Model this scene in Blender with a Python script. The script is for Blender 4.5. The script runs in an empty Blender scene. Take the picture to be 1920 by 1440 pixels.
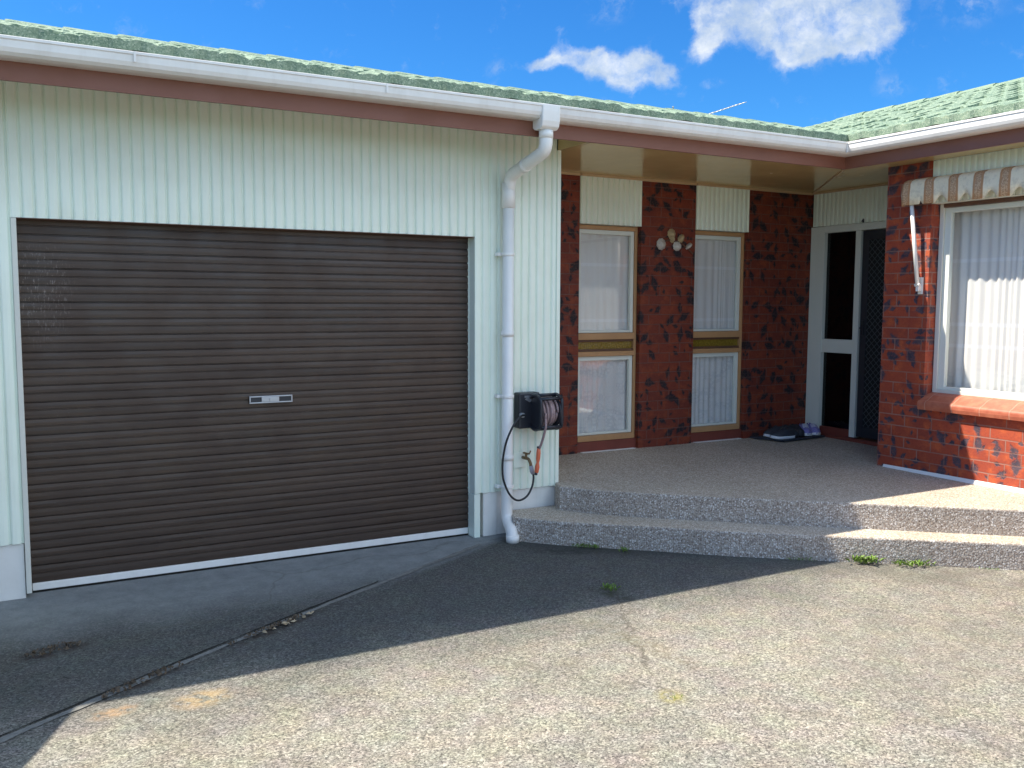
import bpy, math, random
from mathutils import Vector, Matrix
random.seed(7)
R = math.radians
sc = bpy.context.scene
col = sc.collection

# ------------------------------------------------------------------ camera
CAM = Vector((-3.54, -5.656, 1.653))
YAW, PIT, ROL, FPX = 0.509, -0.0885, 0.0039, 1719.2
fwd = Vector((math.sin(YAW)*math.cos(PIT), math.cos(YAW)*math.cos(PIT), math.sin(PIT)))
rgt = Vector((math.cos(YAW), -math.sin(YAW), 0)); upv = rgt.cross(fwd)
r2 = rgt*math.cos(ROL)+upv*math.sin(ROL); u2 = -rgt*math.sin(ROL)+upv*math.cos(ROL)
cd = bpy.data.cameras.new('camera'); cam = bpy.data.objects.new('camera', cd); col.objects.link(cam)
cam.matrix_world = Matrix.Translation(CAM) @ Matrix((r2, u2, -fwd)).transposed().to_4x4()
cd.sensor_width = 36; cd.lens = 36*FPX/1920; cd.clip_start = .05; cd.clip_end = 2000
sc.camera = cam
sc.render.resolution_x, sc.render.resolution_y = 1024, 768
sc.view_settings.view_transform = 'Standard'; sc.view_settings.look = 'None'
sc.view_settings.gamma = 1; sc.view_settings.use_curve_mapping = False
sc.view_settings.exposure = 1.4

# ------------------------------------------------------------------ sun and sky
SUN = Vector((-.65, .360, 1)).normalized()          # towards the sun
EL = math.asin(SUN.z); AZ = math.atan2(SUN.x, SUN.y)  # azimuth clockwise from +Y
sl = bpy.data.lights.new('sun', 'SUN'); sl.energy = 3.7; sl.angle = R(.53); sl.color = (1, .93, .80)
so = bpy.data.objects.new('sun', sl); col.objects.link(so)
so.rotation_euler = (-SUN).to_track_quat('-Z', 'Y').to_euler(); so.location = (0, 0, 12)

class NT:
    """tiny node helper"""
    def __init__(s, tree): s.t = tree; s.n = tree.nodes; s.l = tree.links
    def new(s, ty, **kw):
        n = s.n.new(ty)
        for k, v in kw.items(): setattr(n, k, v)
        return n
    def put(s, n, i, v):
        if v is None: return
        if isinstance(v, bpy.types.NodeSocket): s.l.new(v, n.inputs[i])
        else: n.inputs[i].default_value = v
    def m(s, op, a, b=None, c=None, clamp=False):
        n = s.new('ShaderNodeMath', operation=op, use_clamp=clamp)
        for i, v in enumerate((a, b, c)): s.put(n, i, v)
        return n.outputs[0]
    def vm(s, op, a, b=None, out=0, scale=None):
        n = s.new('ShaderNodeVectorMath', operation=op)
        s.put(n, 0, a); s.put(n, 1, b)
        if scale is not None: s.put(n, 3, scale)
        return n.outputs[out]
    def mix(s, f, a, b, blend='MIX'):
        n = s.new('ShaderNodeMix', data_type='RGBA', blend_type=blend)
        s.put(n, 0, f); s.put(n, 6, a if isinstance(a, bpy.types.NodeSocket) else c4(a)); s.put(n, 7, b if isinstance(b, bpy.types.NodeSocket) else c4(b))
        return n.outputs[2]
    def rng(s, v, a, b, c=0, d=1, smooth=True):
        n = s.new('ShaderNodeMapRange', interpolation_type='SMOOTHSTEP' if smooth else 'LINEAR')
        for i, x in enumerate((v, a, b, c, d)): s.put(n, i, x)
        return n.outputs[0]
    def sep(s, v):
        n = s.new('ShaderNodeSeparateXYZ'); s.put(n, 0, v); return n.outputs
    def comb(s, x, y, z=0.):
        n = s.new('ShaderNodeCombineXYZ')
        for i, v in enumerate((x, y, z)): s.put(n, i, v)
        return n.outputs[0]
    def noise(s, vec, scale, detail=3, rough=.5, dist=0., out=0, dims='3D'):
        n = s.new('ShaderNodeTexNoise', noise_dimensions=dims)
        s.put(n, 'Vector', vec); s.put(n, 'Scale', scale); s.put(n, 'Detail', detail); s.put(n, 'Roughness', rough); s.put(n, 'Distortion', dist)
        return n.outputs[out]
    def vor(s, vec, scale, feature='F1', dims='3D', rand=1.):
        n = s.new('ShaderNodeTexVoronoi', feature=feature, voronoi_dimensions=dims)
        s.put(n, 'Vector', vec); s.put(n, 'Scale', scale); s.put(n, 'Randomness', rand)
        return n.outputs
    def ramp(s, f, stops, interp='LINEAR'):
        n = s.new('ShaderNodeValToRGB'); n.color_ramp.interpolation = interp
        e = n.color_ramp.elements
        while len(e) < len(stops): e.new(.5)
        for el, (p, c) in zip(e, stops): el.position = p; el.color = c4(c)
        s.put(n, 0, f); return n.outputs[0]
    def ell(s, vec, cx, cy, rx, ry, rot=0, soft=.5):
        """1 in an ellipse round (cx,cy), falling to 0"""
        d = s.vm('SUBTRACT', vec, (cx, cy, 0))
        n = s.new('ShaderNodeVectorRotate', rotation_type='Z_AXIS'); s.put(n, 'Vector', d); s.put(n, 'Angle', -rot)
        q = s.vm('MULTIPLY', n.outputs[0], (1/rx, 1/ry, 0))
        return s.rng(s.vm('LENGTH', q, out=1), 1+soft, 1-soft)

def c4(c):
    if isinstance(c, (int, float)): return (c, c, c, 1)
    return tuple(c)+(1,) if len(c) == 3 else tuple(c)

w = bpy.data.worlds.new('World'); sc.world = w; w.use_nodes = True
W = NT(w.node_tree); bg = w.node_tree.nodes['Background']
sky = W.new('ShaderNodeTexSky', sky_type='NISHITA'); sky.sun_disc = False
sky.sun_elevation = EL; sky.sun_rotation = AZ
sky.air_density = 1.0; sky.dust_density = .3; sky.ozone_density = 4.0; sky.altitude = 0
bg.inputs[1].default_value = .15
D = W.new('ShaderNodeTexCoord').outputs['Generated']
A = R(40)
dc = W.vm('DOT_PRODUCT', D, (math.sin(A), math.cos(A), 0), out=1)
du = W.m('DIVIDE', W.vm('DOT_PRODUCT', D, (math.cos(A), -math.sin(A), 0), out=1), W.m('MAXIMUM', dc, .02))
dv = W.m('DIVIDE', W.sep(D)[2], W.m('MAXIMUM', dc, .02))
cp = W.comb(du, dv, 0.)
wob = W.vm('SCALE', W.vm('SUBTRACT', W.noise(cp, 26, 5, .6, out=1), (.5, .5, .5)), scale=.032)
cq = W.vm('ADD', cp, wob)
def puffs(lst, soft=.8):
    acc = None
    for (x, y, rx, ry) in lst:
        e = W.ell(cq, x, y, rx, ry, 0, soft)
        acc = e if acc is None else W.m('ADD', acc, e)
    return acc
big = puffs([(.010, .264, .014, .016), (.016, .286, .016, .02), (.06, .292, .05, .025), (.105, .280, .05, .030), (.108, .257, .022, .013),
             (.150, .288, .045, .040), (.158, .262, .022, .014), (.182, .282, .022, .022), (.11, .33, .11, .03)])
small = puffs([(-.160, .2560, .018, .006), (-.134, .2580, .022, .011), (-.108, .2560, .022, .011), (-.083, .2440, .026, .014), (-.058, .2410, .026, .016),
               (-.057, .2540, .010, .011), (-.036, .2430, .018, .013), (-.098, .2600, .007, .011)])
wisp = W.m('MULTIPLY', puffs([(-.198, .2520, .016, .006), (.2, .2180, .012, .010), (-.09, .3130, .02, .014), (.26, .30, .03, .02), (.02, .225, .01, .004), (.29, .315, .02, .012)], .9), .4)
dens = W.m('MINIMUM', W.m('ADD', big, small), 1.25)
fb = W.noise(cq, 30, 9, .66)
cov = W.rng(W.m('ADD', dens, W.m('MULTIPLY', W.m('SUBTRACT', fb, .5), 2.6)), .15, 1.75)
wf = W.m('MULTIPLY', wisp, W.rng(W.noise(cq, 30, 6, .7), .4, .7))
cov = W.m('MULTIPLY', W.m('MAXIMUM', cov, wf), W.rng(dc, .3, .5))
body = W.rng(W.noise(W.vm('ADD', cp, (.02, .03, 0)), 20, 6, .6), .36, .72)
ccol = W.mix(body, (1.45, 1.75, 2.15), (2.55, 2.65, 2.7))
hs = W.new('ShaderNodeHueSaturation'); W.put(hs, 'Saturation', 1.22); W.put(hs, 'Value', 1.0); W.l.new(sky.outputs[0], hs.inputs['Color'])
skyc = W.mix(1., hs.outputs[0], (.155, .335, .47), 'MULTIPLY')
# unseen cloud added behind the camera and overhead to brighten the shaded walls
sd = W.sep(D)
cpl = W.vm('DIVIDE', D, W.comb(W.m('MAXIMUM', sd[2], .12), W.m('MAXIMUM', sd[2], .12), 1.))
bn = W.noise(cpl, .55, 6, .6)
bk = W.m('MULTIPLY', W.rng(bn, .42, .58), W.rng(W.vm('DOT_PRODUCT', D, (.15, -1., .25), out=1), -.15, .25))
bk = W.m('MULTIPLY', bk, W.rng(sd[2], -.02, .05))
allsky = W.mix(W.m('MULTIPLY', cov, .93), skyc, ccol)
W.l.new(W.mix(bk, allsky, (3.9, 4.85, 5.9)), bg.inputs[0])

# ------------------------------------------------------------------ materials
MATS = {}
def mat(name, base=(.5, .5, .5), rough=.6, metal=0., spec=None, build=None):
    if name in MATS: return MATS[name]
    m = bpy.data.materials.new(name); m.use_nodes = True; t = NT(m.node_tree)
    b = m.node_tree.nodes['Principled BSDF']
    b.inputs['Base Color'].default_value = c4(base); b.inputs['Roughness'].default_value = rough; b.inputs['Metallic'].default_value = metal
    if spec is not None: b.inputs['Specular IOR Level'].default_value = spec
    t.b = b; t.pos = t.new('ShaderNodeNewGeometry').outputs['Position']
    if build: build(t)
    MATS[name] = m; return m
def setc(t, c): t.put(t.b, 'Base Color', c)
def setr(t, c): t.put(t.b, 'Roughness', c)
def bump(t, h, strength=.3, dist=.01):
    n = t.new('ShaderNodeBump'); t.put(n, 'Strength', strength); t.put(n, 'Distance', dist); t.put(n, 'Height', h)
    t.l.new(n.outputs[0], t.b.inputs['Normal'])

def painted(base, dirt=(.3, .27, .2), amt=.25, rough=.5, scale=3., streak=True):
    def f(t):
        p = t.pos
        sv = t.vm('MULTIPLY', p, (9, 9, 1.1)) if streak else p
        n1 = t.rng(t.noise(sv, 1.6, 5, .6), .45, .8)
        n2 = t.rng(t.noise(p, scale, 4, .6), .4, .75)
        fac = t.m('MULTIPLY', t.m('MULTIPLY', t.m('ADD', n1, n2), .5), amt)
        c = t.mix(fac, base, dirt)
        sp = t.rng(t.noise(p, 130, 2, .5), .68, .78)
        c = t.mix(t.m('MULTIPLY', sp, .35*amt), c, dirt)
        setc(t, c); setr(t, t.rng(n2, 0, 1, rough, rough+.15, False))
        bump(t, t.noise(p, 220, 2), .06, .002)
    return f

def brickf(mort_amt, dk=1., fk=1.):
    def f(t):
        s = t.sep(t.pos)
        uv = t.comb(t.m('ADD', s[0], s[1]), s[2], 0.)
        warp = t.vm('SCALE', t.vm('SUBTRACT', t.noise(uv, 14, 2, out=1), (.5, .5, .5)), scale=.004)
        uvw = t.vm('ADD', uv, warp)
        br = t.new('ShaderNodeTexBrick', offset=.5, squash=1.)
        t.put(br, 'Vector', uvw); t.put(br, 'Scale', 1.); t.put(br, 'Mortar Size', .0048); t.put(br, 'Mortar Smooth', .25)
        t.put(br, 'Brick Width', .24); t.put(br, 'Row Height', .0862); t.put(br, 'Bias', -.1)
        t.put(br, 'Color1', c4((.33, .054, .020))); t.put(br, 'Color2', c4((.235, .040, .020))); t.put(br, 'Mortar', c4((.33, .13, .09)))
        mf = br.outputs['Fac']
        # face colour variation
        n1 = t.noise(uv, 11, 5, .6); n2 = t.noise(uv, 55, 4, .65)
        c = t.mix(t.rng(n1, .45, .72), br.outputs['Color'], (.44, .088, .024))
        c = t.mix(t.m('MULTIPLY', t.rng(n2, .52, .7), .45), c, (.17, .038, .03))
        # clinker marks: leaf shaped burnt flecks
        def flecks(sc_, off, a, bb, thr, jit):
            pv = t.vm('ADD', uv, off)
            v = t.vor(pv, sc_, 'F1', '2D', .85)
            loc = t.vm('SUBTRACT', t.vm('SCALE', pv, scale=sc_), t.vm('SCALE', v['Position'], scale=sc_))
            loc = t.vm('ADD', loc, t.vm('SCALE', t.vm('SUBTRACT', t.noise(uv, 34, 3, .6, out=1), (.5, .5, .5)), scale=jit))
            cs = t.sep(v['Color'])
            rot = t.new('ShaderNodeVectorRotate', rotation_type='Z_AXIS'); t.put(rot, 'Vector', loc)
            t.put(rot, 'Angle', t.m('MULTIPLY', cs[0], 3.1))
            q = t.sep(rot.outputs[0])
            size = t.m('ADD', .55, t.m('MULTIPLY', cs[1], .6))
            d = t.m('ADD', t.m('DIVIDE', t.m('ABSOLUTE', q[0]), a), t.m('DIVIDE', t.m('ABSOLUTE', q[1]), bb))
            d = t.m('DIVIDE', d, size)
            return t.m('MULTIPLY', t.m('ADD', t.m('MULTIPLY', t.rng(d, 1.6, .9), .35), t.m('MULTIPLY', t.rng(d, 1.12, .78), .65)), t.m('GREATER_THAN', cs[2], thr))
        f1 = flecks(6.9, (3.1, 7.7, 0), .54, .27, .30, .30)
        f2 = flecks(12.0, (1.3, 2.2, 0), .40, .20, .70, .28)
        fl = t.m('MAXIMUM', f1, f2)
        fl = t.m('MULTIPLY', fl, t.rng(n2, .30, .5, .55, 1.))
        c = t.mix(fl, c, t.mix(t.rng(n1, .35, .65), tuple(v*fk for v in (.022, .018, .028)), tuple(v*fk for v in (.050, .034, .042))))
        # mortar over the lot, half of it smeared with brick dust
        mvis = t.m('MULTIPLY', mf, t.rng(t.noise(uv, 3.1, 3), .38, .62, mort_amt*.3, mort_amt))
        c = t.mix(mvis, c, (.40, .24, .18))
        c = t.mix(t.m('MULTIPLY', mf, .35), c, (.13, .04, .03))
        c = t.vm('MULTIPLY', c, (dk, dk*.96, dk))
        setc(t, c); setr(t, t.rng(n2, .3, .7, .55, .8, False))
        h = t.m('SUBTRACT', t.m('MULTIPLY', t.m('SUBTRACT', 1., mf), 1.), t.m('ADD', t.m('MULTIPLY', fl, .55), t.m('MULTIPLY', n2, .35)))
        bump(t, h, .8, .006)
    return f

def pebbles(scale, cols, mortar, scale2=None):
    def f(t):
        p = t.pos
        pw = t.vm('ADD', p, t.vm('SCALE', t.vm('SUBTRACT', t.noise(p, scale*.7, 2, out=1), (.5, .5, .5)), scale=.9/scale))
        v = t.vor(pw, scale); v2 = t.vor(t.vm('ADD', pw, (2.2, 1.1, 3.)), scale*1.75)
        k = t.sep(v['Color'])[0]; k2 = t.sep(v2['Color'])[1]
        c = t.ramp(k, cols); c2 = t.ramp(k2, cols)
        c = t.mix(t.rng(v['Distance'], .42, .56), c, t.mix(.55, c2, mortar))
        big = t.rng(t.noise(p, 1.3, 5, .6), .35, .7)
        c = t.mix(t.m('MULTIPLY', big, .35), c, t.vm('MULTIPLY', c, (.62, .58, .52)))
        setc(t, c); setr(t, .75)
        bump(t, t.m('SUBTRACT', 1., v['Distance']), .55, .004)
    return f

def drive(t):
    p = t.pos; s = t.sep(p)
    flat = t.comb(s[0], s[1], 0.)
    # exposed fine aggregate
    v = t.vor(flat, 118, 'F1', '2D'); v2 = t.vor(flat, 250, 'F1', '2D')
    k = t.sep(v['Color'])[0]; k2 = t.sep(v2['Color'])[0]
    cols = [(0, (.04, .038, .036)), (.2, (.09, .085, .078)), (.48, (.205, .192, .165)), (.75, (.36, .335, .29)), (1, (.66, .63, .56))]
    ag = t.mix(.48, t.ramp(k, cols), t.ramp(k2, cols))
    ag = t.mix(t.m('MULTIPLY', t.rng(t.noise(flat, 70, 3, .7), .44, .66), .45), ag, (.40, .38, .33))
    hue = t.noise(flat, 7, 4, .6, out=1)
    ag = t.mix(.16, ag, t.vm('MULTIPLY', ag, t.vm('ADD', t.vm('SCALE', hue, scale=1.6), (.25, .2, .15))))
    # broad weathering
    b1 = t.rng(t.noise(flat, .9, 5, .6), .36, .66); b2 = t.rng(t.noise(flat, 3.2, 5, .65), .40, .70)
    c = t.mix(t.m('MULTIPLY', b1, .45), ag, t.vm('MULTIPLY', ag, (.55, .56, .55)))
    c = t.mix(t.m('MULTIPLY', b2, .38), c, t.vm('MULTIPLY', ag, (1.32, 1.26, 1.14)))
    # shade painted darker and bluer towards the house; dark stain at step base
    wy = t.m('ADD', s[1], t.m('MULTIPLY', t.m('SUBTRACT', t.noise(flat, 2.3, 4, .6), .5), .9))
    shadem = t.m('MULTIPLY', t.rng(wy, -2.4, -1.25), .8)
    c = t.mix(shadem, c, t.vm('MULTIPLY', ag, (.20, .235, .29)))
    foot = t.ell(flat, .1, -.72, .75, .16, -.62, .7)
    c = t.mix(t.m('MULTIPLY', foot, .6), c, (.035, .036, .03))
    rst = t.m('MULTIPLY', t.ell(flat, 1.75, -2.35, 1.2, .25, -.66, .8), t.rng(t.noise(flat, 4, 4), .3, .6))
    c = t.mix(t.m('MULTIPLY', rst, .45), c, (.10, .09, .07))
    # smooth trowelled apron right in front of the garage
    line = t.m('SUBTRACT', t.m('SUBTRACT', s[1], .235), t.m('MULTIPLY', s[0], .565))     # > 0 above the joint strip
    near = t.rng(t.m('ADD', s[1], t.m('MULTIPLY', t.m('SUBTRACT', t.noise(flat, 1.7, 4, .6), .5), .5)), -.95, -.25)
    ap = t.m('MULTIPLY', near, t.rng(line, -.12, .05))
    apc = t.mix(t.rng(t.noise(flat, 9, 6, .7), .3, .7), (.24, .26, .28), (.34, .365, .385))
    apc = t.mix(t.m('MULTIPLY', k2, .25), apc, ag)
    c = t.mix(t.m('MULTIPLY', ap, .9), c, apc)
    # leaf mould and rust stains
    nz = t.rng(t.noise(flat, 18, 5, .7), .36, .60)
    for (x, y, rx, ry, ro, cc, am) in (
            (-2.36, -1.12, .30, .035, .54, (.045, .03, .02), .9), (-3.07, -1.50, .22, .05, .54, (.06, .035, .022), .85),
            (-3.38, -.92, .17, .07, .3, (.05, .032, .025), .85), (-2.86, -1.80, .10, .075, .2, (.50, .34, .16), .6),
            (-3.20, -1.76, .08, .045, .2, (.48, .30, .16), .6), (-.86, -2.2, .06, .4, .15, (.16, .13, .08), .45),
            (-1.13, -2.72, .05, .06, 0, (.34, .30, .06), .7), (-.55, -1.5, .05, .14, .25, (.04, .045, .02), .8),
            (-.02, -.62, .05, .3, .3, (.05, .05, .03), .7), (.25, -2.9, .7, .35, .2, (.17, .15, .12), .35),
            (-.3, -.60, .2, .06, -.5, (.02, .022, .018), .8)):
        e = t.m('MULTIPLY', t.ell(flat, x, y, rx, ry, ro, .65), nz)
        c = t.mix(t.m('MULTIPLY', e, am), c, cc)
    # wandering crack
    xc = t.m('ADD', t.m('ADD', -.03, t.m('MULTIPLY', t.m('ADD', s[1], .57), .54)), t.m('MULTIPLY', t.m('SUBTRACT', t.noise(flat, 3.1, 5, .7), .5), .26))
    cr = t.m('MULTIPLY', t.rng(t.m('ABSOLUTE', t.m('SUBTRACT', s[0], xc)), .012, .003), t.rng(s[1], -2.9, -2.3))
    c = t.mix(t.m('MULTIPLY', cr, .55), c, (.07, .06, .045))
    cv = t.vor(t.vm('ADD', flat, t.vm('SCALE', t.noise(flat, 2.2, 4, out=1), scale=.5)), .55, 'DISTANCE_TO_EDGE', '2D')
    c = t.mix(t.m('MULTIPLY', t.rng(cv['Distance'], .008, .002), .28), c, (.10, .09, .07))
    c = t.vm('MULTIPLY', c, (.80, .785, .745))
    setc(t, c); setr(t, .85)
    h = t.m('ADD', t.m('MULTIPLY', k, .6), t.m('MULTIPLY', t.noise(flat, 150, 3), .6))
    n = t.new('ShaderNodeBump'); t.put(n, 'Strength', t.rng(ap, 0, 1, .5, .12, False)); t.put(n, 'Distance', .004); t.put(n, 'Height', h)
    t.l.new(n.outputs[0], t.b.inputs['Normal'])

M = {}
M['mint'] = mat('mint_paint', rough=.45, build=painted((.85, .91, .79), (.50, .47, .30), .22, .42))
M['plinth'] = mat('plinth_paint', rough=.7, build=painted((.80, .77, .72), (.36, .33, .28), .3, .7, 5))
M['white'] = mat('white_gutter', rough=.35, build=painted((.84, .81, .77), (.40, .34, .27), .34, .33, 4))
M['pipe'] = mat('white_plastic', rough=.32, build=painted((.88, .85, .80), (.5, .45, .38), .22, .3, 4))
M['fascia'] = mat('brown_fascia', rough=.55, build=painted((.235, .092, .058), (.15, .065, .04), .4, .5, 3, False))
M['soffit'] = mat('soffit_paint', rough=.14, build=painted((.60, .44, .20), (.42, .30, .14), .3, .13, 2, False))
M['bead'] = mat('tan_bead', rough=.4, build=painted((.60, .42, .24), (.4, .28, .16), .2, .4))
M['timber'] = mat('tan_timber', rough=.45, build=painted((.50, .275, .125), (.22, .11, .05), .3, .4, 6))
M['darktimber'] = mat('brown_timber', rough=.5, build=painted((.13, .06, .035), (.06, .03, .02), .4, .5))
M['cream'] = mat('cream_frame', rough=.4, build=painted((.70, .68, .60), (.45, .4, .3), .15, .38))
M['sash'] = mat('white_sash', rough=.35, build=painted((.74, .76, .68), (.5, .5, .45), .12, .33))
M['brick'] = mat('porch_brick', build=brickf(.4, .58, .8))  # porch shade put into the colour: darker copy of the wing brick
M['brickr'] = mat('wing_brick', build=brickf(.85, 1.05, 1.6))  # lighter copy of the same brick for the sunlit wing
M['redpaint'] = mat('red_sill_paint', rough=.5, build=painted((.20, .045, .03), (.10, .03, .02), .4, .5))
M['dark'] = mat('dark_void', (.012, .011, .010), .9)
M['lining'] = mat('room_lining', (.55, .52, .48), .8)
M['black'] = mat('black_plastic', (.022, .024, .032), .38)
M['rubber'] = mat('black_rubber', (.018, .02, .022), .5)
M['steel'] = mat('dull_steel', (.45, .46, .50), .35, .8)
M['brass'] = mat('aged_brass', (.22, .15, .08), .45, .7)
M['orange'] = mat('orange_plastic', (.75, .16, .07), .4)
M['hose'] = mat('faded_hose', rough=.5, build=painted((.34, .235, .23), (.20, .13, .15), .5, .45, 30, False))
M['drum'] = mat('grey_drum', (.36, .35, .38), .5)
M['white_line'] = mat('white_mortar', rough=.8, build=painted((.78, .77, .74), (.4, .38, .34), .25, .8, 12, False))
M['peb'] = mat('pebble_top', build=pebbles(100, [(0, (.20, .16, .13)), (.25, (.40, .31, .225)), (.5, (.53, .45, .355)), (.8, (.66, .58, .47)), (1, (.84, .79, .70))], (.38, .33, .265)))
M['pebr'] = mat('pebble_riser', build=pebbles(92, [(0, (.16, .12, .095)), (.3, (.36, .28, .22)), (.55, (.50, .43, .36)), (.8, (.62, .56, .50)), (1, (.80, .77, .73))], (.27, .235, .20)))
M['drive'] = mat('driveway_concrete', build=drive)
def stripf(t):
    c = t.mix(t.rng(t.noise(t.pos, 25, 5, .7), .3, .7), (.10, .10, .095), (.19, .188, .175))
    c = t.mix(t.m('MULTIPLY', t.sep(t.vor(t.pos, 180)['Color'])[0], .35), c, (.30, .28, .25)); setc(t, c); setr(t, .9); bump(t, t.noise(t.pos, 120), .4, .004)
M['strip'] = mat('mortar_strip', build=stripf)
M['gap'] = mat('dirt_gap', (.02, .018, .015), 1.)
def tilef(t):
    p = t.pos
    c = t.mix(t.rng(t.noise(p, 3.5, 5, .6), .35, .7), (.155, .225, .15), (.235, .305, .21))
    v = t.vor(p, 150); k = t.sep(v['Color'])[0]
    c = t.mix(t.m('MULTIPLY', t.rng(k, .55, 1), .55), c, (.42, .48, .36))
    c = t.mix(t.m('MULTIPLY', t.rng(k, .3, 0), .5), c, (.04, .11, .075))
    c = t.mix(t.m('MULTIPLY', t.rng(t.noise(p, 14, 5, .7), .55, .75), .55), c, (.40, .44, .26))
    setc(t, c); setr(t, .8); bump(t, k, .5, .004)
M['tile'] = mat('green_chip_tile', build=tilef)
def doorf(t):
    p = t.pos
    c = t.mix(t.rng(t.noise(t.vm('MULTIPLY', p, (.6, 1, 9)), 2.2, 4, .6), .3, .7), (.050, .029, .019), (.074, .045, .030))
    sx = t.sep(p)
    scuff = t.m('MULTIPLY', t.ell(t.comb(sx[0], sx[2], 0.), -3.33, 1.70, .13, .24, 0, .6), t.rng(t.noise(t.vm('MULTIPLY', p, (4, 1, 1)), 28, 5, .75), .54, .66))
    c = t.mix(t.m('MULTIPLY', scuff, .8), c, (.30, .25, .22))
    c = t.mix(t.m('MULTIPLY', t.rng(t.noise(p, 90, 3), .66, .74), .25), c, (.2, .18, .17))
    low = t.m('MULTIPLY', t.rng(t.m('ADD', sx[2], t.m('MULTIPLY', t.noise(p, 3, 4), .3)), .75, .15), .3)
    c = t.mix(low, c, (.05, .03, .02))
    setc(t, c); setr(t, t.rng(t.noise(p, 5, 4), .3, .7, .36, .6)); bump(t, t.noise(p, 2.6, 3), .35, .03)
M['rdoor'] = mat('brown_roller_steel', build=doorf)

def glassm(name, tint=(1, 1, 1), extra=0.):
    m = bpy.data.materials.new(name); m.use_nodes = True; t = NT(m.node_tree); t.n.remove(m.node_tree.nodes['Principled BSDF'])
    out = [n for n in t.n if n.type == 'OUTPUT_MATERIAL'][0]
    lw = t.new('ShaderNodeLayerWeight'); t.put(lw, 'Blend', .5)
    fac = t.m('ADD', .05+extra, t.m('MULTIPLY', t.m('POWER', lw.outputs['Facing'], 4.), .9), clamp=True)
    tr = t.new('ShaderNodeBsdfTransparent'); t.put(tr, 0, c4(tint)); gl = t.new('ShaderNodeBsdfGlossy'); t.put(gl, 'Roughness', .01)
    mx = t.new('ShaderNodeMixShader'); t.l.new(fac, mx.inputs[0]); t.l.new(tr.outputs[0], mx.inputs[1]); t.l.new(gl.outputs[0], mx.inputs[2])
    t.l.new(mx.outputs[0], out.inputs[0]); return m
M['glass'] = glassm('window_glass')
M['glassd'] = glassm('dark_glass', (.25, .25, .25))
def amberf(t):
    v = t.vor(t.vm('MULTIPLY', t.pos, (60, 60, 60)), 1.)
    setc(t, t.mix(v['Distance'], (.30, .20, .03), (.17, .11, .015))); bump(t, v['Distance'], .6, .004)
M['amber'] = mat('amber_glass', rough=.12, build=amberf)
def netf(t):
    m = t.t; out = [n for n in t.n if n.type == 'OUTPUT_MATERIAL'][0]
    s = t.sep(t.pos); u = t.m('ADD', s[0], s[1])
    uv = t.comb(u, s[2], 0.)
    v = t.vor(uv, 34, 'F1', '2D')
    lace = t.m('MULTIPLY', t.rng(v['Distance'], .25, .5), t.rng(t.noise(uv, 7, 3), .42, .6))
    band = t.m('MULTIPLY', t.rng(s[2], 1.30, 1.05), lace)
    line = None
    for z in (1.985, 1.50, 1.335):
        e = t.rng(t.m('ABSOLUTE', t.m('SUBTRACT', s[2], z)), .018, .010); line = e if line is None else t.m('MAXIMUM', line, e)
    c = t.mix(t.m('MULTIPLY', band, .30), (.80, .79, .76), (.44, .46, .48))
    c = t.mix(t.m('MULTIPLY', line, .5), c, (.92, .93, .95))
    c = t.mix(t.rng(t.noise(uv, 2.5, 4), .4, .7, 0, .18), c, (.62, .62, .62))
    d = t.new('ShaderNodeBsdfDiffuse'); tl = t.new('ShaderNodeBsdfTranslucent'); mx = t.new('ShaderNodeMixShader'); t.put(mx, 0, .10)
    t.l.new(c, d.inputs[0]); t.l.new(c, tl.inputs[0]); t.l.new(d.outputs[0], mx.inputs[1]); t.l.new(tl.outputs[0], mx.inputs[2])
    t.l.new(mx.outputs[0], out.inputs[0])
M['net'] = mat('net_curtain', build=netf)
def awnf(t):
    s = t.sep(t.pos)
    ph = t.m('FRACT', t.m('DIVIDE', t.m('ADD', s[1], 20.184), .20))
    st = t.m('ABSOLUTE', t.m('SUBTRACT', ph, .5))
    brown = t.rng(st, .21, .185)
    inner = t.m('MULTIPLY', t.rng(st, .125, .105), 1.)
    c = t.mix(brown, (.92, .80, .58), (.52, .27, .13))
    c = t.mix(t.m('MULTIPLY', inner, .8), c, t.mix(t.rng(t.noise(t.pos, 110, 3, .7), .42, .58), (.42, .23, .12), (.70, .50, .32)))
    c = t.mix(t.m('MULTIPLY', t.rng(t.noise(t.pos, 20, 5, .7), .45, .7), .3), c, (.30, .24, .18))
    setc(t, c); setr(t, .9); bump(t, t.noise(t.pos, 300), .2, .002)
M['awn'] = mat('striped_canvas', build=awnf)
def sillf(t):
    s = t.sep(t.pos); ph = t.m('FRACT', t.m('DIVIDE', t.m('ADD', s[1], 20.), .225))
    mo = t.rng(t.m('ABSOLUTE', t.m('SUBTRACT', ph, .5)), .48, .495)
    c = t.mix(t.rng(t.noise(t.pos, 20, 5), .35, .7), (.38, .10, .055), (.46, .145, .08))
    c = t.mix(t.m('MULTIPLY', mo, .7), c, (.5, .3, .22)); setc(t, c); setr(t, .5); bump(t, t.m('SUBTRACT', t.m('MULTIPLY', t.noise(t.pos, 80), .3), mo), .5, .004)
M['sill'] = mat('sill_tile', build=sillf)
def leaff(base):
    def f(t):
        c = t.mix(t.rng(t.noise(t.pos, 40, 3), .3, .7), base, tuple(x*.55 for x in base)); setc(t, c); setr(t, .55)
    return f
M['weed'] = mat('weed_leaf', build=leaff((.18, .29, .04)))
M['litter'] = mat('dead_leaf', build=leaff((.10, .065, .035)))
M['litterl'] = mat('pale_dead_leaf', build=leaff((.42, .32, .20)))
M['mat'] = mat('door_mat_fibre', (.03, .033, .045), .95)
M['grass'] = mat('lawn', build=leaff((.06, .12, .03)))
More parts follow.
